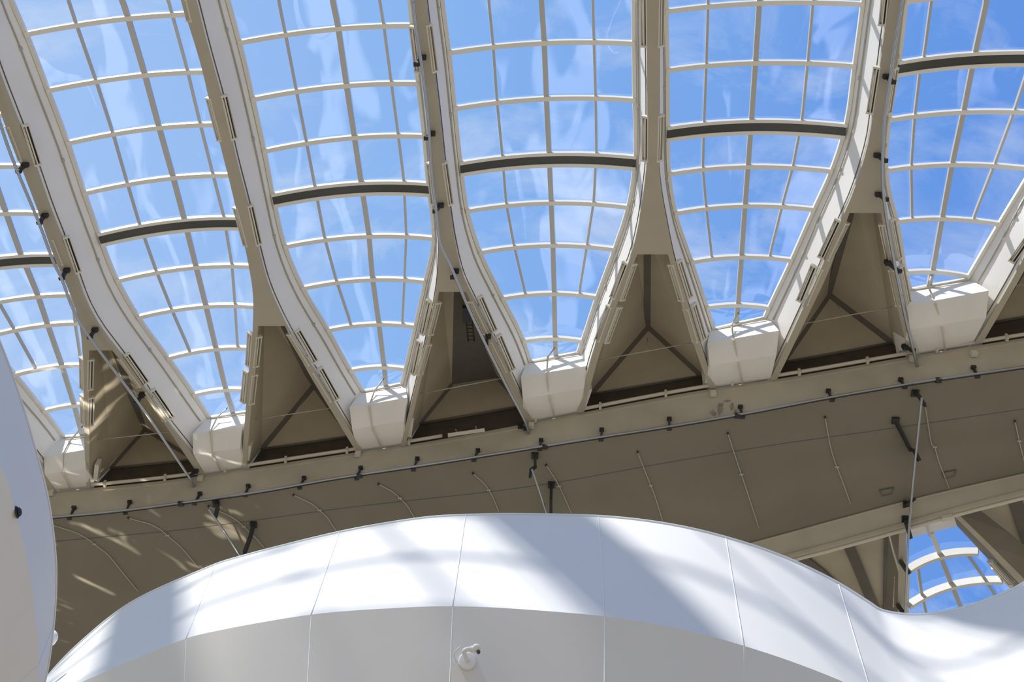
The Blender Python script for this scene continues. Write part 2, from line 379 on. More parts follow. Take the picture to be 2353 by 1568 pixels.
# ------------------------------------------------------------------ skylights
def skylight(n, fl, fr, arcs, end, mulls, label, dark=None, hG=G, ext=True, sagk=.09, wellpix=None, far=False):
    """arcs: list of (left pixel, right pixel); end: last row; mulls: list of (track, width)"""
    rows = []
    for (a, b) in arcs: rows.append([at(*a, hG).y, at(*b, hG).y])
    di = dark
    if ext:
        stp = (rows[2][0] - rows[0][0]) / 2
        stpr = (rows[2][1] - rows[0][1]) / 2
        stp = stpr = (stp + stpr) / 2
        k = 0
        while rows[0][0] > -2 and rows[0][1] > -2:
            rows.insert(0, [rows[0][0] - stp, rows[0][1] - stpr]); k += 1
        if di is not None: di += k
    er = [at(*end[0], hG).y, at(*end[1], hG).y]
    def row(yl, yr, sk, nseg=20):
        xl, xr = fl(yl), fr(yr); wd = xr - xl
        return [P3(xl + wd * s, yl + (yr - yl) * s, hG + sk * wd * 4 * s * (1 - s)) for s in [k / nseg for k in range(nseg + 1)]]
    root = thing('window_%d' % n, P3((fl(er[0]) + fr(er[1])) / 2, er[0], hG), label, None, None, 'structure')
    # glazing
    allr = rows + [er]; sks = [sagk] * len(rows) + [.015]
    if ext: allr = [[YB, YB]] + allr; sks = [sagk] + sks
    dense = []; dk = []
    for j in range(len(allr) - 1):
        m = 5 if j else 12
        for t in range(m):
            u = t / m; dense.append([allr[j][0] * (1 - u) + allr[j + 1][0] * u, allr[j][1] * (1 - u) + allr[j + 1][1] * u]); dk.append(sks[j] * (1 - u) + sks[j + 1] * u)
    dense.append(allr[-1]); dk.append(sks[-1])
    g = MB(); R = [row(a, b, k) for (a, b), k in zip(dense, dk)]; g.grid(R, True); g.build('glazing', 'glass', root)
    # arched bars
    for j, (a, b) in enumerate(rows):
        p = row(a, b, sagk)
        if di is not None and j == di:
            q = MB(); q.bar(p, .09, .13, off=.0); q.bar(p, .10, .15, off=-.32); q.build('purlin', 'alu', root)
            q = MB(); q.bar([x + Vector((0, 0, .01)) for x in p], .25, .13, off=-.155); qq = q.build('gasket_band', 'gasket', root)
        else:
            q = MB(); q.bar(p, .12, .26 if far else .12); q.build('glazing_bar', 'alu', root)
    # mullions
    for trk, wd, y_end in mulls:
        ty = np.array([p[1] for p in trk], float); tx = np.array([p[0] for p in trk], float)
        o = np.argsort(ty); ty, tx = ty[o], tx[o]
        path = []; last = None; pend = None
        for (a, b), k in zip(reversed(dense), reversed(dk)):
            if a < -4: break
            rr = row(a, b, k, 60); best = None
            for t in range(60):
                (x0, y0), (x1, y1) = proj(rr[t]), proj(rr[t + 1])
                d0 = x0 - np.interp(y0, ty, tx); d1 = x1 - np.interp(y1, ty, tx)
                if d0 <= 0 < d1:
                    f = d0 / (d0 - d1); best = (t + f) / 60; yy = y0
                    break
            if best is None:
                if last is None: continue
                best = last; yy = -1
            if yy > y_end + 11: continue
            if yy < ty[0] - 5 and last is not None: best = last
            last = best
            xl, xr = fl(a), fr(b); w_ = xr - xl
            path.append(P3(xl + w_ * best, a + (b - a) * best, hG + k * w_ * 4 * best * (1 - best)))
        if len(path) > 1:
            q = MB(); q.bar(path, wd, .09); q.build('mullion', 'mull', root)
    # frame along both edges
    for f, yy, sg in ((fl, er[0], 1), (fr, er[1], -1)):
        y0 = -3 if ext else rows[0][0] - .1
        if not ext: y0, yy = min(rows[0][0], er[0]), max(rows[-1][0], er[0])
        q = MB(); pth = [P3(f(y) + sg * .05, y, hG + .03) for y in np.linspace(y0, yy, 50)]
        q.bar(pth, .10, .10); q.bar([p + Vector((-sg * .16, 0, -.10)) for p in pth], .05, .05); q.build('edge_frame', 'alu', root)
    q = MB(); e = row(er[0], er[1], .015); q.bar([p + Vector((0, .06 if not far else -.06, .02)) for p in e], .14, .08); q.build('end_frame', 'alu', root)
    return root, er

TR_ = {}
GR = lambda i: RIB[i]['c']['gr']; GL = lambda i: RIB[i]['c']['gl']
BAYS = [
 (1, -1, 0, [((-365, 298), (13, 264)), ((-310, 415), (50, 383)), ((-250, 520), (97, 492)), ((-175, 620), (130, 585)), ((-110, 712), (168, 678)), ((-60, 775), (186, 742)), ((31, 860), (187, 839)), ((101, 944), (193, 929))],
  ((142, 1002), (197, 998)), 3,
  [([(-60, 264), (0, 444), (50, 585), (57, 600), (88, 676), (111, 745), (143, 837), (172, 929), (191, 1002)], .135, 1002), ([(-120, 420), (0, 696), (33, 753), (84, 845)], .065, 845), ([(60, 380), (147, 600), (168, 685), (174, 742), (187, 826)], .065, 826)],
  'skylight at the far left edge, crossed by a slanted steel rail'),
 (2, 0, 1, [((57, 78), (427, 30)), ((107, 207), (468, 163)), ((151, 328), (490, 284)), ((191, 443), (527, 401)), ((222, 537), (545, 499)), ((268, 644), (578, 611)), ((318, 728), (583, 703)), ((383, 822), (568, 799)), ((444, 906), (557, 895))],
  ((478, 958), (560, 944)), 4,
  [([(159, 0), (176, 52), (222, 184), (260, 302), (293, 417), (321, 511), (360, 621), (396, 711), (438, 807)], .065, 807),
   ([(283, 0), (295, 38), (333, 166), (365, 285), (398, 402), (423, 497), (453, 617), (474, 701), (497, 799), (520, 895), (536, 946)], .135, 946),
   ([(388, 0), (430, 153), (461, 283), (490, 398), (515, 495), (534, 608), (541, 699), (547, 797)], .065, 797)], 'arched skylight between the leftmost and second roof ribs'),
 (3, 1, 2, [((547, 97), (948, 57)), ((577, 227), (966, 190)), ((602, 346), (980, 311)), ((624, 446), (989, 420)), ((654, 565), (998, 546)), ((694, 661), (981, 645)), ((748, 757), (958, 748)), ((803, 850), (936, 846))],
  ((831, 898), (927, 880)), 3,
  [([(641, 0), (656, 73), (681, 203), (704, 321), (723, 421), (746, 543), (773, 642), (807, 743)], .065, 743),
   ([(765, 0), (777, 57), (796, 190), (815, 314), (829, 409), (848, 536), (856, 634), (871, 741), (883, 839), (887, 884)], .135, 884),
   ([(873, 0), (882, 54), (899, 184), (915, 306), (928, 409), (934, 536), (930, 638), (925, 741)], .065, 741)], 'arched skylight between the second and third roof ribs'),
 (4, 2, 3, [((1028, 120), (1460, 98)), ((1042, 248), (1462, 228)), ((1056, 373), (1463, 359)), ((1071, 483), (1446, 474)), ((1099, 578), (1416, 571)), ((1150, 684), (1378, 681)), ((1199, 782), (1342, 782))],
  ((1215, 830), (1332, 808)), 2,
  [([(1123, 0), (1133, 99), (1142, 230), (1154, 352), (1163, 465), (1181, 562), (1207, 672)], .065, 672),
   ([(1244, 0), (1250, 90), (1255, 220), (1261, 342), (1266, 457), (1270, 555), (1273, 670), (1275, 775), (1277, 817)], .135, 817),
   ([(1362, 0), (1364, 88), (1368, 218), (1370, 342), (1364, 459), (1349, 557), (1331, 667)], .065, 667)], 'central arched skylight between the third and fourth roof ribs'),
 (5, 3, 4, [((1528, 25), (1986, 8)), ((1530, 160), (1967, 150)), ((1530, 292), (1946, 286)), ((1533, 398), (1915, 391)), ((1548, 488), (1875, 479)), ((1585, 600), (1823, 596)), ((1619, 705), (1771, 706))],
  ((1636, 755), (1761, 727)), 2,
  [([(1628, 0), (1626, 11), (1622, 145), (1617, 275), (1614, 383), (1622, 476), (1635, 589)], .065, 589),
   ([(1744, 0), (1735, 138), (1726, 268), (1718, 379), (1711, 469), (1703, 585), (1695, 699), (1691, 737)], .135, 737),
   ([(1867, 0), (1855, 138), (1842, 270), (1821, 379), (1796, 471), (1767, 587)], .065, 587)], 'arched skylight between the fourth and fifth roof ribs'),
 (6, 4, 5, [((2058, 142), (2515, 122)), ((2038, 274), (2460, 262)), ((2031, 390), (2376, 387)), ((2054, 507), (2301, 513)), ((2077, 624), (2232, 634))],
  ((2087, 664), (2226, 639)), 0,
  [([(2138, 0), (2121, 130), (2113, 153), (2100, 264), (2092, 379), (2094, 497)], .065, 497),
   ([(2265, 0), (2238, 122), (2211, 260), (2186, 375), (2163, 500), (2142, 619), (2134, 649)], .135, 649),
   ([(2400, 30), (2353, 180), (2326, 260), (2282, 379), (2234, 501)], .065, 501)], 'arched skylight at the right between the fifth and rightmost ribs'),
]
WELL = {1: [((100, 1050), (195, 1034)), ((103, 1090), (197, 1078)), ((126, 1124), (202, 1117))],
        2: [((443, 998), (556, 980)), ((444, 1043), (552, 1031)), ((468, 1085), (558, 1073))],
        3: [((803, 937), (936, 914)), ((809, 987), (928, 968)), ((827, 1031), (924, 1020))],
        4: [((1197, 866), (1349, 841)), ((1202, 917), (1342, 893)), ((1222, 964), (1328, 943))],
        5: [((1626, 789), (1790, 760)), ((1631, 840), (1784, 816)), ((1641, 889), (1771, 870))],
        6: [((2083, 703), (2272, 668)), ((2092, 758), (2266, 730)), ((2115, 810), (2238, 784))]}
WPIPE = {1: [(188, 982), (160, 1015), (146, 1042), (145, 1090), (163, 1126)], 2: [(520, 940), (499, 960), (483, 993), (489, 1047), (507, 1082)],
         3: [(880, 873), (860, 899), (848, 935), (856, 988), (877, 1030)], 4: [(1273, 802), (1259, 821), (1256, 858), (1263, 921), (1274, 958)],
         5: [(1695, 722), (1681, 749), (1687, 783), (1698, 844), (1706, 884)], 6: [(2140, 636), (2133, 657), (2150, 699), (2167, 764), (2171, 804)]}
wins = {}; gends = {}
for (n, a, b, arcs, end, dark, mulls, lab) in BAYS:
    root, er = skylight(n, GR(a), GL(b), arcs, end, mulls, lab, dark)
    wins[n] = root; gends[n] = er
    e0, e1 = P3(GR(a)(er[0]), er[0], G), P3(GL(b)(er[1]), er[1], G)
    W = WELL[n]; hs = (26.2, 25.75, 25.98)
    rows = [[e0 + Vector((-.06, .05, 0)), e1 + Vector((.06, .05, 0))]] + [[at(*W[k][0], hs[k]), at(*W[k][1], hs[k])] for k in range(3)]
    q = MB()
    for k in range(3): q.grid([[rows[k][0].lerp(rows[k][1], t / 8) for t in range(9)], [rows[k + 1][0].lerp(rows[k + 1][1], t / 8) for t in range(9)]], False)
    # returns running back into the roof on either side
    for s in (0, 1):
        back = [rows[k][s] + Vector((0, 1.2, .5)) for k in range(4)]
        q.grid([[rows[k][s] for k in range(4)], back], False)
    solid.append(q.build('well_box', 'paint', root))
    # pipe with two clips and a nozzle
    px = WPIPE[n]; hh = (27.1, 26.9, 26.12, 25.68, 25.88)
    pts = [at(*p, h) for p, h in zip(px, hh)]
    q = MB(); q.tube(pts, .028, 8)
    for p in pts[1:4]: q.ball(p, .045)
    spk = q.build('sprinkler_pipe', 'pipe', root)
    q = MB(); q.ball(pts[0], .024); q.tube([pts[0], pts[0] + (pts[0] - pts[1]).normalized() * .06], .012, 6); q.build('nozzle', 'black', spk)
    q = MB(); q.tube([e0 + Vector((.1, -.02, -.12)), e1 + Vector((-.1, -.02, -.12))], .03, 6); q.build('end_conduit', 'pipe', root)

# roof deck behind the skylights
q = MB()
for (n, a, b, *_r) in BAYS:
    er = gends[n]; e0, e1 = P3(GR(a)(er[0]), er[0] + .12, G), P3(GL(b)(er[1]), er[1] + .12, G)
    q.grid([[e0, e1], [e0 + Vector((0, 2.2, 1.5)), e1 + Vector((0, 2.2, 1.5))]], False)
deck = []
for n in range(1, 7):
    a, b = BAYS[n - 1][1], BAYS[n - 1][2]; er = gends[n]
    deck.append((GR(a)(er[0]), er[0] + .4)); deck.append((GL(b)(er[1]), er[1] + .4))
deck = [(-45, deck[0][1] + 6)] + deck + [(45, 12)]
q.grid([[P3(x, y + 1.6, 28.8) for x, y in deck], [P3(x, y + 4.5, 28.8) for x, y in deck]], False)
tag(q.build('roof_deck', 'roof'), 'roof slab lying above the ribs behind the skylight ends', None, None, 'structure')

# ------------------------------------------------------------------ ring beam fascia and shell
top = yofx([(-200, 1160), (105, 1131), (440, 1096), (570, 1076), (830, 1037), (935, 1022), (1215, 972), (1340, 947), (1640, 892), (1775, 872), (2100, 817), (2353, 776)], H)
bot = yofx([(-200, 1225), (118, 1195), (230, 1185), (460, 1156), (560, 1142), (800, 1101), (955, 1078), (1240, 1033), (1385, 1010), (1540, 986), (1705, 958), (1905, 920), (2075, 891), (2353, 850)], H - 1)
XS = list(np.linspace(-26, 24, 130))
q = MB(); rows = []
for x in XS:
    a = P3(x, top(x), H - .02); b = P3(x, bot(x), H - 1)
    rows.append([a + Vector((0, .9, .15)), a, a + Vector((0, 0, -.14)), a + Vector((0, .035, -.16)), b + Vector((0, -.05, .10)), b + Vector((0, -.05, 0)), b + Vector((0, .3, .02))])
q.grid(list(map(list, zip(*rows))), False)
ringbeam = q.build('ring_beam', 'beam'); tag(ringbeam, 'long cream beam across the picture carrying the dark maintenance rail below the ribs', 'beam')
solid.append(ringbeam)
r1 = yofx([(-200, 1285), (126, 1245), (398, 1220), (800, 1167), (1260, 1112), (1553, 1060), (1798, 1020), (2012, 990), (2353, 940)], 24.75)
r2 = yofx([(-200, 1450), (400, 1360), (800, 1290), (1260, 1210), (1553, 1160), (2012, 1078), (2353, 1025)], 24.2)
r3 = yofx([(-200, 1600), (400, 1500), (1000, 1393), (1400, 1318), (1720, 1248), (1930, 1191), (2150, 1133), (2353, 1087)], 24.3)
def shell_row(x, v):
    K = [(0, bot(x) + .0, H - 1.0), (.25, r1(x), 24.75), (.62, r2(x), 24.2), (1, r3(x), 24.3)]
    t = [k[0] for k in K]
    return P3(x, Curve(t, [k[1] for k in K])(v), Curve(t, [k[2] for k in K])(v))
rows = [[shell_row(x, v) for x in np.linspace(-26, 24, 90)] for v in np.linspace(0, 1, 24)]
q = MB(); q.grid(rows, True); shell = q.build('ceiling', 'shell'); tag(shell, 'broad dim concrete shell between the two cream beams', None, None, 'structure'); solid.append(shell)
# far beam
r4 = yofx([(-200, 1655), (1000, 1440), (1500, 1350), (1810, 1281), (2040, 1219), (2200, 1173), (2353, 1134)], 23.75)
q = MB(); rows = []
for x in np.linspace(-26, 24, 80):
    a = P3(x, r3(x), 24.3); b = P3(x, r4(x), 23.75)
    rows.append([a, a + Vector((0, -.02, -.05)), a + Vector((0, .03, -.07)), b + Vector((0, 0, .1)), b + Vector((0, -.05, .08)), b, b + Vector((0, .25, 0)), b + Vector((0, .3, .8)), a + Vector((0, 1.4, .7))])
q.grid(list(map(list, zip(*rows))), False)
far_beam = q.build('far_beam', 'beam'); tag(far_beam, 'cream beam at lower right on the far side of the dim concrete shell', 'beam'); solid.append(far_beam)
# seams in the shell
def shellx(v, dz=-.015): return [shell_row(x, v) + Vector((0, 0, dz)) for x in np.linspace(-16, 16, 60)]
q = MB(); q.tube(shellx(.25, 0), .012, 5); q.build('shell_seam', 'joint', shell)

# pipe along the top of the ring beam
def rootx(pts, name, label, cat, group=None): return thing(name, pts, label, cat, group)
pp = thing('wall_pipe', P3(0, top(0), H), 'long cream pipe clipped along the upper edge of the ring beam', 'pipe')
pa = [P3(x, top(x) - .10, H + .02) for x in np.linspace(-16, -2.1, 40)]
pb = [P3(x, top(x) - .10, H + .02) for x in np.linspace(.4, 16, 40)]
q = MB(); q.tube(pa, .055, 8); q.tube(pb, .055, 8); q.build('pipe_run', 'pipe', pp)
for x in np.arange(-14.5, 15, 1.9):
    if -2.1 < x < .4: continue
    q = MB(); q.box(P3(x, top(x) - .1, H + .0), Vector((1, 0, 0)), Vector((0, 1, 0)), Vector((0, 0, 1)), .07, .16, .17); q.build('pipe_clip', 'pipe', pp)

BV = None
def mkbvh(objs):
    vs, fs = [], []
    bpy.context.view_layer.update()
    for o in objs:
        k = len(vs); mw = o.matrix_world
        vs += [mw @ v.co for v in o.data.vertices]; fs += [[i + k for i in p.vertices] for p in o.data.polygons]
    return BVHTree.FromPolygons(vs, fs)
BV = mkbvh(solid)
def hit(px, py, bv=None, off=0.0, h=None):
    d = ray(px, py).normalized(); loc, nrm, idx, dist = (bv or BV).ray_cast(Vector((0, 0, CAMZ)), d)
    if loc is None: return at(px, py, h or 25.5), -d
    if nrm.dot(d) > 0: nrm = -nrm
    return loc + nrm * off, nrm

# ------------------------------------------------------------------ junction boxes on the ring beam
for (x, y, lab) in [(118, 1136, 'small cream junction box at the left end of the ring beam'), (461, 1103, 'small cream junction box by the foot of the long slanted rail'),
                    (823, 1047, 'small cream junction box below the second skylight well from left'), (1221, 982, 'small cream junction box below the central skylight well'),
                    (1638, 908, 'small cream junction box beside the stained patch on the ring beam'), (2096, 829, 'cream junction box hidden partly by the right rail end'), (2237, 817, 'square cream junction box at the right of the ring beam')]:
    p, nn = hit(x, y)
    t = thing('junction_box', p, lab, 'electrical box', 'junction boxes along the ring beam')
    X, Y, Zv = Vector((1, 0, 0)), Vector((0, 1, 0)), Vector((0, 0, 1))
    q = MB(); q.box(p + Vector((0, -.06, 0)), X, Y, Zv, .17, .12, .17); q.build('box_body', 'pipe', t)
    q = MB(); q.box(p + Vector((0, -.125, 0)), X, Y, Zv, .15, .015, .15); q.build('cover', 'pipe', t)
    q = MB(); q.tube([p + Vector((0, -.05, .05)), p + Vector((0, -.05, .30))], .018, 6); q.build('cable', 'conduit', t)

# ------------------------------------------------------------------ strip lights
def strip_light(a, b, side, lab, h=26.0, grp='strip lights along the roof ribs'):
    p0, p1 = at(*a, h), at(*b, h); ax = (p1 - p0); ln = ax.length; ax.normalize()
    down = Vector((0, 0, -1)); outw = Vector((side, 0, 0)); outw = (outw - ax * outw.dot(ax)).normalized(); down = (down - ax * down.dot(ax)).normalized()
    face = (down * .8 + outw * .6).normalized(); wv = ax.cross(face).normalized()
    c = (p0 + p1) / 2
    t = thing('strip_light', c, lab, 'lamp', grp)
    q = MB()
    q.box(c - face * .05, ax, wv, face, ln, .17, .025)
    for s in (-1, 1):
        q.box(c + wv * (s * .078), ax, wv, face, ln, .022, .10)
    q.box(c + face * .02, ax, wv, face, ln, .035, .03)
    hs_ = q.build('housing', 'fixture', t)
    q = MB(); q.box(c - face * .034, ax, wv, face, ln * .97, .13, .006); q.build('slot', 'black', hs_)
    q = MB(); q.tube([c - ax * ln * .46 + wv * .045, c + ax * ln * .46 + wv * .045], .016, 6); q.build('lamp_tube', 'tube', hs_)
    for e, s in ((p0, -1), (p1, 1)):
        q = MB(); q.box(e + ax * (s * .02), ax, wv, face, .05, .19, .12); q.build('end_cap', 'fixture', t)
    q = MB()
    for e in (.2, .8): q.tube([p0.lerp(p1, e) - face * .06, p0.lerp(p1, e) - face * .06 - outw * .12 + Vector((0, 0, .03))], .015, 6)
    q.build('mounting_stub', 'conduit', t)
    return t
SL = {
 0: [((20, 293), (48, 366), -1, 'upper, left side of the stem'), ((58, 290), (86, 377), 1, 'upper, right side of the stem'), ((121, 552), (142, 605), -1, 'lower, left side of the stem'), ((152, 547), (179, 624), 1, 'lower, right side of the stem'),
     ((189, 825), (190, 891), -1, 'upper outside of the left arm'), ((208, 828), (206, 893), 1, 'upper inside of the left arm'), ((190, 911), (192, 972), -1, 'lower outside of the left arm'), ((209, 915), (207, 976), 1, 'lower inside of the left arm'),
     ((276, 826), (320, 886), -1, 'upper inside of the right arm'), ((292, 816), (336, 879), 1, 'upper outside of the right arm'), ((335, 903), (378, 965), -1, 'lower inside of the right arm'), ((352, 898), (394, 959), 1, 'lower outside of the right arm')],
 1: [((425, 0), (436, 45), -1, 'topmost, cut by the picture edge'), ((481, 228), (505, 320), -1, 'upper, left side of the stem'), ((515, 222), (537, 317), 1, 'upper, right side of the stem'), ((543, 480), (565, 562), -1, 'lower, left side of the stem'), ((575, 475), (594, 560), 1, 'lower, right side of the stem'),
     ((576, 768), (571, 838), -1, 'upper outside of the left arm'), ((594, 775), (587, 840), 1, 'upper inside of the left arm'), ((566, 855), (559, 922), -1, 'lower outside of the left arm'), ((584, 863), (577, 926), 1, 'lower inside of the left arm'),
     ((666, 770), (706, 836), -1, 'upper inside of the right arm'), ((684, 761), (724, 830), 1, 'upper outside of the right arm'), ((719, 858), (757, 920), -1, 'lower inside of the right arm'), ((736, 848), (774, 916), 1, 'lower outside of the right arm')],
 2: [((949, 64), (961, 163), -1, 'upper, left side of the stem'), ((985, 60), (998, 162), 1, 'upper, right side of the stem'), ((988, 378), (997, 467), -1, 'lower, left side of the stem'), ((1021, 376), (1034, 468), 1, 'lower, right side of the stem'),
     ((986, 693), (970, 765), -1, 'upper outside of the left arm'), ((1006, 697), (988, 767), 1, 'upper inside of the left arm'), ((964, 786), (949, 857), -1, 'lower outside of the left arm'), ((984, 793), (965, 858), 1, 'lower inside of the left arm'),
     ((1083, 694), (1117, 765), -1, 'upper inside of the right arm'), ((1103, 684), (1136, 759), 1, 'upper outside of the right arm'), ((1127, 787), (1160, 852), -1, 'lower inside of the right arm'), ((1146, 773), (1178, 848), 1, 'lower outside of the right arm')],
 3: [((1480, -12), (1481, 104), -1, 'upper, left side of the stem'), ((1519, -12), (1517, 104), 1, 'upper, right side of the stem'), ((1484, 270), (1483, 367), -1, 'lower, left side of the stem'), ((1517, 268), (1514, 367), 1, 'lower, right side of the stem'),
     ((1437, 606), (1409, 682), -1, 'upper outside of the left arm'), ((1456, 608), (1429, 687), 1, 'upper inside of the left arm'), ((1400, 706), (1374, 780), -1, 'lower outside of the left arm'), ((1422, 708), (1394, 785), 1, 'lower inside of the left arm'),
     ((1543, 610), (1566, 688), -1, 'upper inside of the right arm'), ((1560, 602), (1585, 682), 1, 'upper outside of the right arm'), ((1577, 712), (1598, 783), -1, 'lower inside of the right arm'), ((1594, 701), (1617, 779), 1, 'lower outside of the right arm')],
 4: [((2037, -30), (2028, 55), -1, 'topmost, cut by the picture edge'), ((2016, 157), (2000, 258), -1, 'on the left side of the stem'), ((2056, 160), (2041, 258), 1, 'on the right side of the stem'),
     ((1925, 508), (1887, 590), -1, 'upper outside of the left arm'), ((1944, 515), (1906, 595), 1, 'upper inside of the left arm'), ((1870, 613), (1838, 690), -1, 'lower outside of the left arm'), ((1891, 620), (1858, 697), 1, 'lower inside of the left arm'),
     ((2028, 518), (2045, 597), -1, 'upper inside of the right arm'), ((2050, 507), (2066, 593), 1, 'upper outside of the right arm'), ((2050, 622), (2066, 700), -1, 'lower inside of the right arm'), ((2071, 613), (2087, 695), 1, 'lower outside of the right arm')],
 5: [((2362, 548), (2326, 600), -1, 'on the outside of the left arm')],
}
for i, lst in SL.items():
    for a, b, s, w_ in lst: strip_light(a, b, s, 'pale strip light on %s roof rib, %s' % (ORD[i], w_))
strip_light((1034, 1002), (1111, 991), 1, 'single pale strip light lying along the ring beam below the ladder recess', 26.05, None)

# white equipment boxes at the feet of the left arms
for (x, y, x2, y2, lab) in [(226, 1062, 222, 1098, 'leftmost'), (575, 1018, 570, 1052, 'second from left'), (947, 955, 941, 998, 'third from left'), (1355, 888, 1341, 930, 'fourth from left')]:
    a, b = at(x, y, 26.15), at(x2, y2, 26.15); ax = (b - a); ln = ax.length; ax.normalize(); dn = Vector((0, 0, -1)); dn = (dn - ax * dn.dot(ax)).normalized()
    t = thing('wall_cabinet', (a + b) / 2, 'narrow cream box at the foot of the %s recess, beside the rib arm' % lab, 'box', 'narrow boxes at the recess feet')
    q = MB(); q.box((a + b) / 2, ax, ax.cross(dn), dn, ln, .13, .30); q.build('cabinet_body', 'fixture', t)
    q = MB(); q.box((a + b) / 2 + dn * .155, ax, ax.cross(dn), dn, ln * .9, .10, .012); q.build('cover', 'fixture', t)

# ladder in the third recess
t = thing('access_ladder', at(1078, 760, 26.7), 'small dark ladder hanging in the recess of the third rib', 'ladder')
la = [at(1070, 730, 26.7), at(1076, 785, 26.7)]; lb = [at(1084, 730, 26.7), at(1090, 785, 26.7)]
for s_ in (la, lb):
    q = MB(); q.tube(s_, .02, 6); q.build('side_rail', 'black', t)
for k in range(7):
    q = MB(); q.tube([la[0].lerp(la[1], k / 6.5), lb[0].lerp(lb[1], k / 6.5)], .014, 5); q.build('rung', 'black', t)
q = MB(); q.box(at(1074, 722, 26.75), Vector((1, 0, 0)), Vector((0, 1, 0)), Vector((0, 0, 1)), .28, .5, .18); q.build('hatch_mount', 'black', t)

# ------------------------------------------------------------------ maintenance rails and brackets
def rail(pts, label, r=.045, grp=None, cat='rail', twin=False, mt='rail'):
    p = smooth_path(pts, 6); t = thing('maintenance_rail', p[len(p) // 2], label, cat, grp)
    q = MB(); q.tube(p, r, 8); q.build('rail_tube', mt, t)
    if twin:
        q = MB(); q.tube([x + Vector((0, .09, .03)) for x in p], r * .7, 6); q.build('drive_strip', 'black', t)
        for k in range(4, len(p) - 2, 40):
            q = MB(); q.box(p[k] + Vector((0, .04, 0)), Vector((1, 0, 0)), Vector((0, 1, 0)), Vector((0, 0, 1)), .16, .14, .09); q.build('rail_joint', 'black', t)
    return t
def bracket(base, foot, label, wd=.075, grp='black rail brackets', n=None, plate=(.13, .075)):
    """base: point on the structure; foot: point at the rail"""
    t = thing('rail_bracket', base, label, 'bracket', grp)
    d = (foot - base); ln = d.length; d.normalize()
    s = d.cross(Vector((0, 1, 0)))
    s = s.normalized() if s.length > .1 else Vector((1, 0, 0)); u = s.cross(d).normalized()
    q = MB(); q.box(base, Vector((1, 0, 0)), Vector((0, 1, 0)), Vector((0, 0, 1)), plate[0], .10, plate[1]); q.build('base_plate', 'black', t)
    q = MB(); q.box((base + foot) / 2, d, s, u, ln, wd, wd * 1.3); q.build('arm', 'black', t)
    q = MB(); q.box(foot, Vector((1, 0, 0)), Vector((0, 1, 0)), Vector((0, 0, 1)), .14, .10, .05); q.box(foot + Vector((.05, 0, .04)), Vector((1, 0, 0)), Vector((0, 1, 0)), Vector((0, 0, 1)), .05, .08, .06); q.build('clamp', 'black', t)
    return t
main = [P3(x, bot(x) - .12, 24.98) for x in np.linspace(-16, 16, 40)]
rail(main, 'long blue-grey steel rail running beneath the whole ring beam', .032, None, twin=True)
BR_ = [(172, 1170, 160, 1193), (300, 1157, 289, 1181), (461, 1138, 447, 1158), (572, 1120, 563, 1139), (700, 1102, 689, 1122), (830, 1079, 820, 1101), (960, 1058, 950, 1080), (1099, 1039, 1089, 1058),
       (1244, 1015, 1240, 1033), (1383, 991, 1381, 1011), (1538, 966, 1538, 986), (1701, 938, 1706, 959), (1903, 902, 1912, 920), (2069, 876, 2079, 890), (2236, 848, 2246, 866)]
names = ['first from the left', 'second from the left', 'third from the left', 'fourth from the left', 'fifth from the left', 'sixth from the left', 'seventh from the left', 'eighth from the left', 'ninth from the left, above the hanging crank arm',
         'tenth from the left', 'eleventh from the left', 'fourth from the right', 'third from the right', 'second from the right', 'first from the right']
for (x, y, x2, y2), nm in zip(BR_, names):
    p, nn = hit(x, y, None, .05); f = at(x2, y2, 25.0)
    bracket(p + Vector((0, -.02, 0)), f, 'black bracket holding the ring beam rail, %s' % nm, .05)
HR = 25.6
rail([at(x, y, HR) for x, y in [(-60, 90), (0, 283), (34, 379), (88, 509), (122, 600), (142, 642), (168, 711), (203, 772), (314, 921), (383, 1021), (425, 1083), (442, 1108), (450, 1134)]],
     'slanted steel rail at left, running down the leftmost rib to the ring beam', .042)
rail([at(x, y, HR) for x, y in [(949, 0), (955, 60), (970, 160), (984, 280), (992, 400), (1003, 490), (1012, 560), (1037, 615), (1075, 705), (1110, 780), (1165, 890), (1207, 970), (1216, 1004)]],
     'steel rail following the third rib and crossing the ladder recess', .042)
rail([at(x, y, HR) for x, y in [(2082, -60), (2073, 0), (2050, 153), (2033, 268), (2028, 383), (2031, 455), (2047, 560), (2077, 714), (2098, 802), (2115, 869)]],
     'steel rail following the fifth rib down its right side', .042)
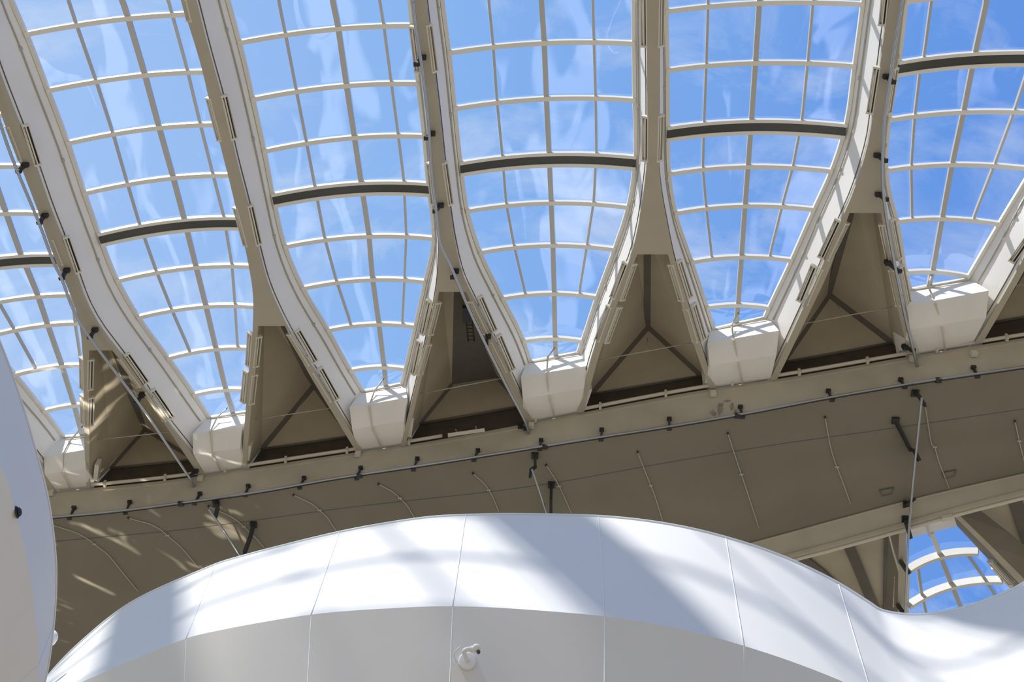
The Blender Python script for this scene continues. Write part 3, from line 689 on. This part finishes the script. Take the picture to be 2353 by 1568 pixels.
for (x, y, x2, y2, lab) in [
    (59, 378, 42, 394, 'upper black bracket between leftmost rib and slanted rail'), (104, 494, 90, 512, 'second black bracket between leftmost rib and slanted rail'), (154, 620, 141, 640, 'black bracket above the fork of the leftmost rib'),
    (219, 757, 206, 776, 'black bracket on the fork of the leftmost rib'), (326, 908, 314, 927, 'black bracket on the slanted rail in front of the leftmost recess'), (450, 1082, 438, 1094, 'black bracket at the foot of the slanted rail'),
    (972, 131, 957, 148, 'upper black bracket on the third rib stem'), (993, 306, 980, 318, 'middle black bracket on the third rib stem'), (1013, 471, 1000, 486, 'lower black bracket on the third rib stem'),
    (1048, 622, 1040, 638, 'black bracket on the fork of the third rib'), (1122, 772, 1116, 792, 'black bracket inside the ladder recess by the rail'), (1196, 978, 1208, 986, 'black bracket at the foot of the rail crossing the ladder recess'),
    (2036, 175, 2052, 189, 'upper black bracket on the fifth rib stem'), (2015, 356, 2034, 370, 'middle black bracket on the fifth rib stem'), (2018, 446, 2036, 459, 'black bracket just above the fork of the fifth rib'),
    (2040, 604, 2066, 624, 'black bracket inside the right arm of the fifth rib'), (2080, 798, 2098, 806, 'black bracket at the foot of the fifth rib rail')]:
    bracket(at(x, y, 26.0 - .1), at(x2, y2, HR + .04), lab, .07, 'black brackets on the roof ribs', plate=(.16, .2))

# hanging crank arms and lower rails near the shell
def crank(path, h0, h1, lab, wd=.11, pl=.2):
    pts = [at(x, y, h0 + (h1 - h0) * k / (len(path) - 1)) for k, (x, y) in enumerate(path)]
    if h0 > 24.5 or True: pts[0] = hit(*path[0])[0]
    t = thing('hanging_arm', pts[0], lab, 'bracket', 'black hanging arms below the shell')
    q = MB(); q.box(pts[0], Vector((1, 0, 0)), Vector((0, 1, 0)), Vector((0, 0, 1)), pl, .2, .12); q.build('base_plate', 'black', t)
    for a, b in zip(pts[:-1], pts[1:]):
        q = MB(); d = (b - a); ln = d.length; d.normalize(); s = d.cross(Vector((0, 1, .3))).normalized(); q.box((a + b) / 2, d, s, s.cross(d), ln + wd * .6, wd, wd); q.build('arm', 'black', t)
    return t
crank([(497, 1157), (500, 1168), (495, 1188)], 24.8, 24.3, 'short black crank arm hanging below the left end of the ring beam', .10)
crank([(583, 1206), (575, 1235), (563, 1268), (562, 1285)], 24.5, 23.8, 'long black arm hanging from the shell at left above the white screen', .10)
crank([(1229, 1047), (1230, 1074), (1220, 1080), (1218, 1096)], 24.8, 24.2, 'black crank arm hanging under the middle of the ring beam', .08)
crank([(1267, 1114), (1266, 1150), (1266, 1190)], 24.4, 23.8, 'upright black arm hanging from the shell above the white screen crest', .085)
crank([(2102, 903), (2112, 911), (2124, 930)], 24.8, 24.3, 'black crank arm hanging under the right part of the ring beam', .08)
crank([(2057, 966), (2092, 1034), (2101, 1036), (2112, 1058)], 24.5, 23.9, 'long diagonal black arm hanging from the shell at right', .085)
crank([(2083, 1160), (2092, 1153), (2100, 1148)], 23.9, 23.7, 'short black arm on the far beam beside the upright rail', .09, .2)
crank([(2080, 1194), (2083, 1204), (2092, 1236)], 23.8, 23.4, 'black arm just under the far beam beside the upright rail', .09, .2)
crank([(2060, 1272), (2073, 1296), (2088, 1318)], 23.8, 23.3, 'black arm at the left edge of the far skylight, upper', .10, .15)
crank([(2056, 1374), (2066, 1396), (2078, 1412)], 23.8, 23.3, 'black arm at the left edge of the far skylight, lower', .10, .15)
rail([at(479, 1170, 24.2), at(515, 1222, 24.1), at(556, 1285, 24.0)], 'short steel rail slanting down behind the left of the white screen', .035)
rail([at(1222, 1078, 24.2), at(1238, 1125, 24.1), at(1262, 1200, 24.0)], 'short steel rail slanting down behind the crest of the white screen', .03)
rail([at(2118, 915, 24.2), at(2108, 1010, 24.0), at(2095, 1140, 23.7), at(2086, 1260, 23.2), at(2079, 1440, 22.8)], 'long upright steel rail at right crossing the shell and far beam', .035)

# ------------------------------------------------------------------ conduits on the shell
CON = [([(1465, 1038), (1487, 1095), (1505, 1140), (1527, 1210)], 'thin conduit on the shell right of the white screen crest'),
       ([(1672, 995), (1693, 1060), (1715, 1125), (1750, 1232)], 'thin conduit on the middle right of the shell, ending near the far beam'),
       ([(1895, 958), (1910, 1040), (1937, 1110), (1958, 1168)], 'thin conduit on the shell left of the diagonal black arm'),
       ([(2125, 932), (2139, 1022), (2147, 1028), (2155, 1056), (2180, 1120)], 'kinked thin conduit on the shell right of the upright rail'),
       ([(2331, 968), (2340, 1010), (2352, 1058)], 'thin conduit at the right edge of the shell'),
       ([(1255, 1068), (1282, 1110), (1318, 1190)], 'thin conduit on the shell beside the upright black arm'),
       ([(1087, 1087), (1115, 1112), (1132, 1140), (1150, 1185)], 'curved thin conduit on the shell above the white screen crest'),
       ([(870, 1112), (905, 1130), (935, 1160), (958, 1198)], 'curved thin conduit on the shell left of the screen crest'),
       ([(675, 1137), (720, 1158), (752, 1188), (778, 1226)], 'curved thin conduit on the shell, third from left'),
       ([(480, 1163), (540, 1190), (585, 1232), (615, 1266)], 'curved thin conduit on the shell, second from left'),
       ([(296, 1190), (360, 1208), (415, 1255), (468, 1315)], 'curved thin conduit on the shell, leftmost long one'),
       ([(118, 1205), (190, 1228), (250, 1275), (335, 1378)], 'curved thin conduit on the shell beside the left screen')]
for pix, lab in CON:
    P = []
    for (a, b) in zip(pix[:-1], pix[1:]):
        for k in range(5): P.append((a[0] + (b[0] - a[0]) * k / 5, a[1] + (b[1] - a[1]) * k / 5))
    P.append(pix[-1]); pts = [hit(x, y, None, .04)[0] for x, y in P]
    pts = smooth_path(pts[::2] if len(pts) > 8 else pts, 3)
    t = thing('shell_conduit', pts[0], lab, 'conduit', 'thin conduits on the concrete shell')
    q = MB(); q.tube(pts, .015, 6); q.build('conduit_run', 'conduit', t)
    q = MB(); q.ball(pts[0], .035); q.build('nozzle', 'black', t)
    q = MB(); q.box(pts[len(pts) // 2], Vector((1, 0, 0)), Vector((0, 1, 0)), Vector((0, 0, 1)), .11, .04, .04); q.build('conduit_clip', 'conduit', t)
# drain rims on the shell at right
for x, y, lab in [(2037, 1130, 'faint spiked rim on the shell left of the upright rail'), (2180, 1090, 'faint spiked rim on the shell right of the upright rail')]:
    c, nn = hit(x, y, None, .03)
    t = thing('wall_hook_frame', c, lab, 'fitting', 'spiked rims on the shell')
    X = Vector((1, -.25, 0)).normalized(); Y = Vector((.2, .9, 0)).normalized()
    q = MB(); q.tube([c - X * .2 - Y * .12, c + X * .2 - Y * .12], .02, 6); q.tube([c - X * .2 - Y * .12, c - X * .14 + Y * .12, c + X * .15 + Y * .10, c + X * .2 - Y * .12], .012, 6); q.build('rim', 'joint', t)
    q = MB()
    for k in range(5): q.tube([c - X * (.2 - .09 * k) - Y * .12, c - X * (.18 - .09 * k) - Y * .18 + Vector((0, 0, -.02))], [.02, .004], 5)
    q.build('spikes', 'joint', t)

# ------------------------------------------------------------------ far side beyond the shell
FG = 25.0
fle = xofy([(2083, 1237), (2082, 1303), (2080, 1387), (2079, 1460)], FG); fre = xofy([(2199, 1209), (2248, 1261), (2304, 1326), (2344, 1364), (2430, 1440)], FG)
arcsF = [((2082, 1304), (2248, 1262)), ((2080, 1388), (2304, 1327)), ((2079, 1468), (2365, 1394))]
rootF, _ = skylight(7, fle, fre, arcsF, ((2078, 1560), (2460, 1480)),
    [([(2139, 1223), (2157, 1269), (2183, 1336), (2208, 1397), (2230, 1460)], .14, 1600), ([(2107, 1295), (2116, 1359), (2128, 1412), (2140, 1460)], .09, 1600), ([(2216, 1264), (2260, 1326), (2289, 1372), (2320, 1430)], .09, 1600)],
    'far skylight seen at lower right between the far beam and the white screen', None, FG, False, .12, far=True)
# glazing nearest the far beam
g = MB(); rws = []
for k in range(7):
    u = k / 6; yl = fle.u[0] * (1 - u) + at(2082, 1304, FG).y * u; yr = fre.u[0] * (1 - u) + at(2248, 1262, FG).y * u
    xl, xr = fle(yl), fre(yr); rws.append([P3(xl + (xr - xl) * s / 16, yl + (yr - yl) * s / 16, FG + (.02 + .10 * u) * (xr - xl) * 4 * s / 16 * (1 - s / 16)) for s in range(17)])
g.grid(rws, True); g.build('glazing', 'glass', rootF)
mp_ = []
for (x, y), hh in (((2139, 1223), .02), ((2148, 1246), .12), ((2157, 1269), .24)): mp_.append(at(x, y, FG + hh))
q = MB(); q.bar(mp_, .14, .09); q.build('mullion', 'alu', rootF)
q = MB(); q.grid([[at(2083, 1238, FG), at(2199, 1210, FG)], [at(2083, 1200, 23.9), at(2192, 1170, 23.9)]], False); q.build('well_box', 'paint', rootF)
q = MB(); q.tube([at(2125, 1195, 24.0), at(2137, 1232, 24.6)], .035, 8); q.build('sprinkler_pipe', 'pipe', rootF)
# far ribs
def far_rib(soff, lab, sideA, sideB):
    t = thing('far_rib', at(*soff[0][0], 24), lab, 'roof rib', 'roof ribs beyond the far beam')
    q = MB(); q.grid([[at(*a, 24.0), at(*b, 24.0)] for a, b in soff], False); q.build('soffit', 'beam', t)
    for s in (sideA, sideB):
        if s: q = MB(); q.grid([[at(*a, 24.0), at(*b, FG)] for a, b in s], False); q.build('side_face', 'shell', t)
    return t
f1 = far_rib([((2066, 1205), (2083, 1200)), ((2064, 1320), (2081, 1320)), ((2062, 1480), (2079, 1480))], 'far roof rib at lower right, left of the far skylight', [((2066, 1205), (2042, 1190)), ((2064, 1320), (2038, 1320)), ((2062, 1480), (2034, 1480))], None)
f2 = far_rib([((2192, 1186), (2200, 1180)), ((2268, 1262), (2278, 1256)), ((2345, 1345), (2358, 1336)), ((2460, 1465), (2475, 1455))], 'far roof rib at lower right, right of the far skylight', [((2192, 1186), (2199, 1209)), ((2268, 1262), (2258, 1272)), ((2345, 1345), (2328, 1348)), ((2460, 1465), (2430, 1450))],
             [((2200, 1180), (2235, 1160)), ((2278, 1256), (2320, 1225)), ((2358, 1336), (2410, 1300)), ((2475, 1455), (2530, 1400))])
def far_rec(poly, strips, lab, z=25.6):
    t = thing('far_recess', at(*poly[0], z), lab, 'recess', 'dim recesses beyond the far beam')
    q = MB(); q.poly([at(x, y, z) for x, y in poly]); q.build('recess_panel', 'panel', t)
    for s in strips:
        q = MB(); q.bar([at(x, y, z - .03) for x, y in s[0]], s[1], .06); q.build('joint_strip', 'joint', t)
    return t
far_rec([(1500, 1330), (2045, 1170), (2045, 1520), (1500, 1700)], [([(1940, 1232), (1965, 1290), (2018, 1420)], .32), ([(1815, 1270), (1880, 1320), (2000, 1440)], .55), ([(2040, 1190), (2036, 1430)], .22)], 'dim recess behind the far beam, left of the far skylight')
far_rec([(2200, 1160), (2700, 1010), (2700, 1500), (2500, 1480), (2380, 1330)], [([(2322, 1120), (2360, 1235), (2400, 1350)], .4)], 'dim recess behind the far beam at the right edge')
strip_light((2063, 1328), (2060, 1392), -1, 'pale strip light on the far rib left of the far skylight', 24.3, 'strip lights beyond the far beam')
strip_light((2277, 1292), (2322, 1342), -1, 'pale strip light at the right edge of the far skylight, nearer the glass', 24.3, 'strip lights beyond the far beam')
strip_light((2297, 1288), (2336, 1331), 1, 'pale strip light on the far right rib, away from the glass', 24.3, 'strip lights beyond the far beam')
fp = thing('trim_1', P3(0, 24, 23.8), 'cream service pipe along the lower edge of the far beam', None, None, 'structure')
q = MB(); q.tube([P3(x, r4(x) + .16, 23.72) for x in np.linspace(-16, 16, 50)], .05, 8); q.build('pipe_run', 'pipe', fp)
for x, y in ((1798, 1296), (2176, 1190)):
    q = MB(); q.box(at(x, y, 23.7), Vector((.97, -.24, 0)), Vector((.24, .97, 0)), Vector((0, 0, 1)), .3, .14, .14); q.build('pipe_box', 'pipe', fp)

# ------------------------------------------------------------------ white screens
def screen(name, top_, crease, ht, hc, label, seams, lower=5.0, over=20, back=.18, trim_r=.016):
    n = len(top_); T = smooth_path([at(x, y, ht) for x, y in top_], 8); Cc = smooth_path([at(x, y, hc) for x, y in crease], 8)
    root = thing(name, Cc[len(Cc) // 2], label, None, None, 'structure')
    nrm = []
    for i in range(len(Cc)):
        tg = Cc[min(i + 1, len(Cc) - 1)] - Cc[max(i - 1, 0)]; nv = Vector((-tg.y, tg.x, 0)).normalized()
        nrm.append(nv)                       # points away from the room
    k = math.tan(math.radians(over))
    for side in (1,):
        pass
    sgn = 1 if nrm[len(nrm) // 2].dot(Cc[len(Cc) // 2] - Vector((0, 0, CAMZ + hc))) > 0 else -1
    nrm = [v * sgn for v in nrm]
    Lw = [c + v * (k * lower) - Vector((0, 0, lower)) for c, v in zip(Cc, nrm)]
    up = MB(); rows = [[t.lerp(c, s / 6) for t, c in zip(T, Cc)] for s in range(7)]; up.grid(rows, True)
    o1 = up.build('upper_band', 'fabric', root)
    lo = MB(); lo.grid([[c.lerp(l, s / 6) for c, l in zip(Cc, Lw)] for s in range(7)], True)
    lo.grid([T, [t + v * back for t, v in zip(T, nrm)], [c + v * (back + .3) for c, v in zip(Cc, nrm)], [l + v * back for l, v in zip(Lw, nrm)], Lw], False)
    o2 = lo.build('lower_band', 'fabric', root)
    q = MB(); q.tube([t + Vector((0, 0, .0)) - v * .005 for t, v in zip(T, nrm)], trim_r, 6); q.build('top_trim', 'trim', root)
    for s in seams:
        i = int(s * (len(T) - 1)); q = MB()
        q.tube([T[i].lerp(Cc[i], a / 6) - nrm[i] * .002 for a in range(7)], .006, 5); q.tube([Cc[i], Lw[i]], .0025, 5); q.build('panel_seam', 'seam', root)
    return root, o1, o2
TOP = [(-120, 1900), (-20, 1720), (50, 1625), (110, 1555), (180, 1482), (300, 1387), (460, 1313), (555, 1280), (780, 1224), (960, 1193), (1070, 1185), (1200, 1183), (1400, 1189), (1560, 1210), (1700, 1245), (1810, 1284), (1915, 1334), (1990, 1380), (2030, 1404), (2090, 1413), (2140, 1411), (2210, 1398), (2290, 1370), (2353, 1340), (2500, 1250), (2700, 1130)]
CRE = [(-260, 1950), (-140, 1800), (-60, 1710), (10, 1655), (95, 1610), (215, 1556), (390, 1482), (490, 1452), (715, 1413), (905, 1398), (1040, 1394), (1190, 1400), (1415, 1420), (1590, 1452), (1745, 1496), (1870, 1540), (1990, 1590), (2075, 1630), (2130, 1650), (2205, 1665), (2265, 1663), (2350, 1645), (2450, 1610), (2540, 1560), (2740, 1440), (3000, 1280)]
def idx(k): return k / (len(TOP) - 1)
wf, wf_u, wf_l = screen('wall_front', TOP, CRE, 10.0, 7.3, 'big white curved screen rising from the bottom of the picture', [idx(6.4), idx(8.0), idx(10), idx(11.9), idx(13.8), idx(16.2)])
TL_ = [(-420, -100), (-250, 250), (-110, 540), (0, 790), (50, 930), (85, 1050), (110, 1150), (125, 1260), (128, 1340), (122, 1440), (105, 1555), (75, 1650), (30, 1740)]
CL_ = [(-480, 150), (-330, 480), (-150, 800), (0, 1070), (28, 1150), (48, 1225), (64, 1300), (77, 1380), (85, 1460), (88, 1530), (85, 1610), (65, 1700), (20, 1800)]
wl, wl_u, wl_l = screen('wall_left', TL_, CL_, 5.2, 4.2, 'white curved screen standing close by at the left edge', [(9 / 12)], 3.0, 25, .12, .006)

# small dark spotlight on the left screen
bvL = mkbvh([wl_u, wl_l]); p, nn = hit(37, 1178, bvL)
t = thing('black_spotlight', p, 'small round black fitting on the white screen at the left edge', 'lamp')
q = MB(); q.tube([p, p + nn * .008], .032, 18); q.build('base_plate', 'black', t)
q = MB(); q.tube([p + nn * .008, p + nn * .02, p + nn * .026], [.026, .022, .012], 18); q.build('lamp_head', 'black', t)

# security camera on the big screen
bvF = mkbvh([wf_u, wf_l]); p, nn = hit(1074, 1521, bvF)
t = thing('security_camera', p, 'small white camera on a bent arm fixed to the big white screen', 'camera')
X = Vector((1, 0, 0)); upv = (Vector((0, 0, 1)) - nn * nn.z).normalized()
q = MB(); q.tube([p + nn * .0, p + nn * .015, p + nn * .02], [.085, .085, .07], 24); q.build('base_plate', 'camw', t)
e1 = p + nn * .20 + upv * .02 - X * .03
q = MB(); q.tube(smooth_path([p + nn * .03 - X * .0, p + nn * .13 - X * .02, e1, e1 + upv * .02 + X * .04, e1 + X * .09 + upv * .02], 5), .021, 10); q.build('arm', 'camw', t)
hd = e1 + X * .11 + upv * .02
q = MB(); q.ball(hd + upv * .01, .042, (1, 1, .8), 16); q.tube([hd + X * -.05, hd + X * .01], .030, 12); ch_ = q.build('camera_head', 'camw', t)
q = MB(); q.tube([hd + Vector((.02, 0, -.03)), hd + Vector((.02, -.005, -.05))], [.018, .014], 12); q.build('lens', 'gasket', ch_)
q = MB(); q.tube(smooth_path([p + nn * .28 - X * .05 + upv * .04, p + nn * .15 - X * .12 + upv * .02, p + nn * .03 - X * .10 - upv * .02], 5), .007, 6); q.build('cable', 'camw', t)

# small white dome behind the left screen
c = at(117, 1468, 8.4)
t = thing('dome_lamp', c, 'small round white fitting half hidden behind the left screen', 'lamp')
q = MB(); q.ball(c, .07, (1, 1, 1.5), 16); q.build('dome', 'camw', t)
q = MB(); q.tube([c + Vector((0, 0, -.08)), Vector((c.x, c.y, 0))], .025, 8); q.build('stem', 'black', t)

# weathered patches on the ring beam
for cx_, cy_, rx, ry in [(1655, 940, 9, 16), (1682, 935, 5, 9), (1690, 946, 4, 5), (1640, 950, 7, 6), (1672, 922, 9, 3)]:
    rnd = random.Random(cx_); q = MB(); ring = []
    for k in range(18):
        a = 2 * math.pi * k / 18; m_ = rnd.uniform(.55, 1.15)
        ring.append(hit(cx_ + rx * m_ * math.cos(a), cy_ + ry * m_ * math.sin(a), None, .012)[0])
    q.poly(ring); st_ = q.build('stain', 'stain', ringbeam)
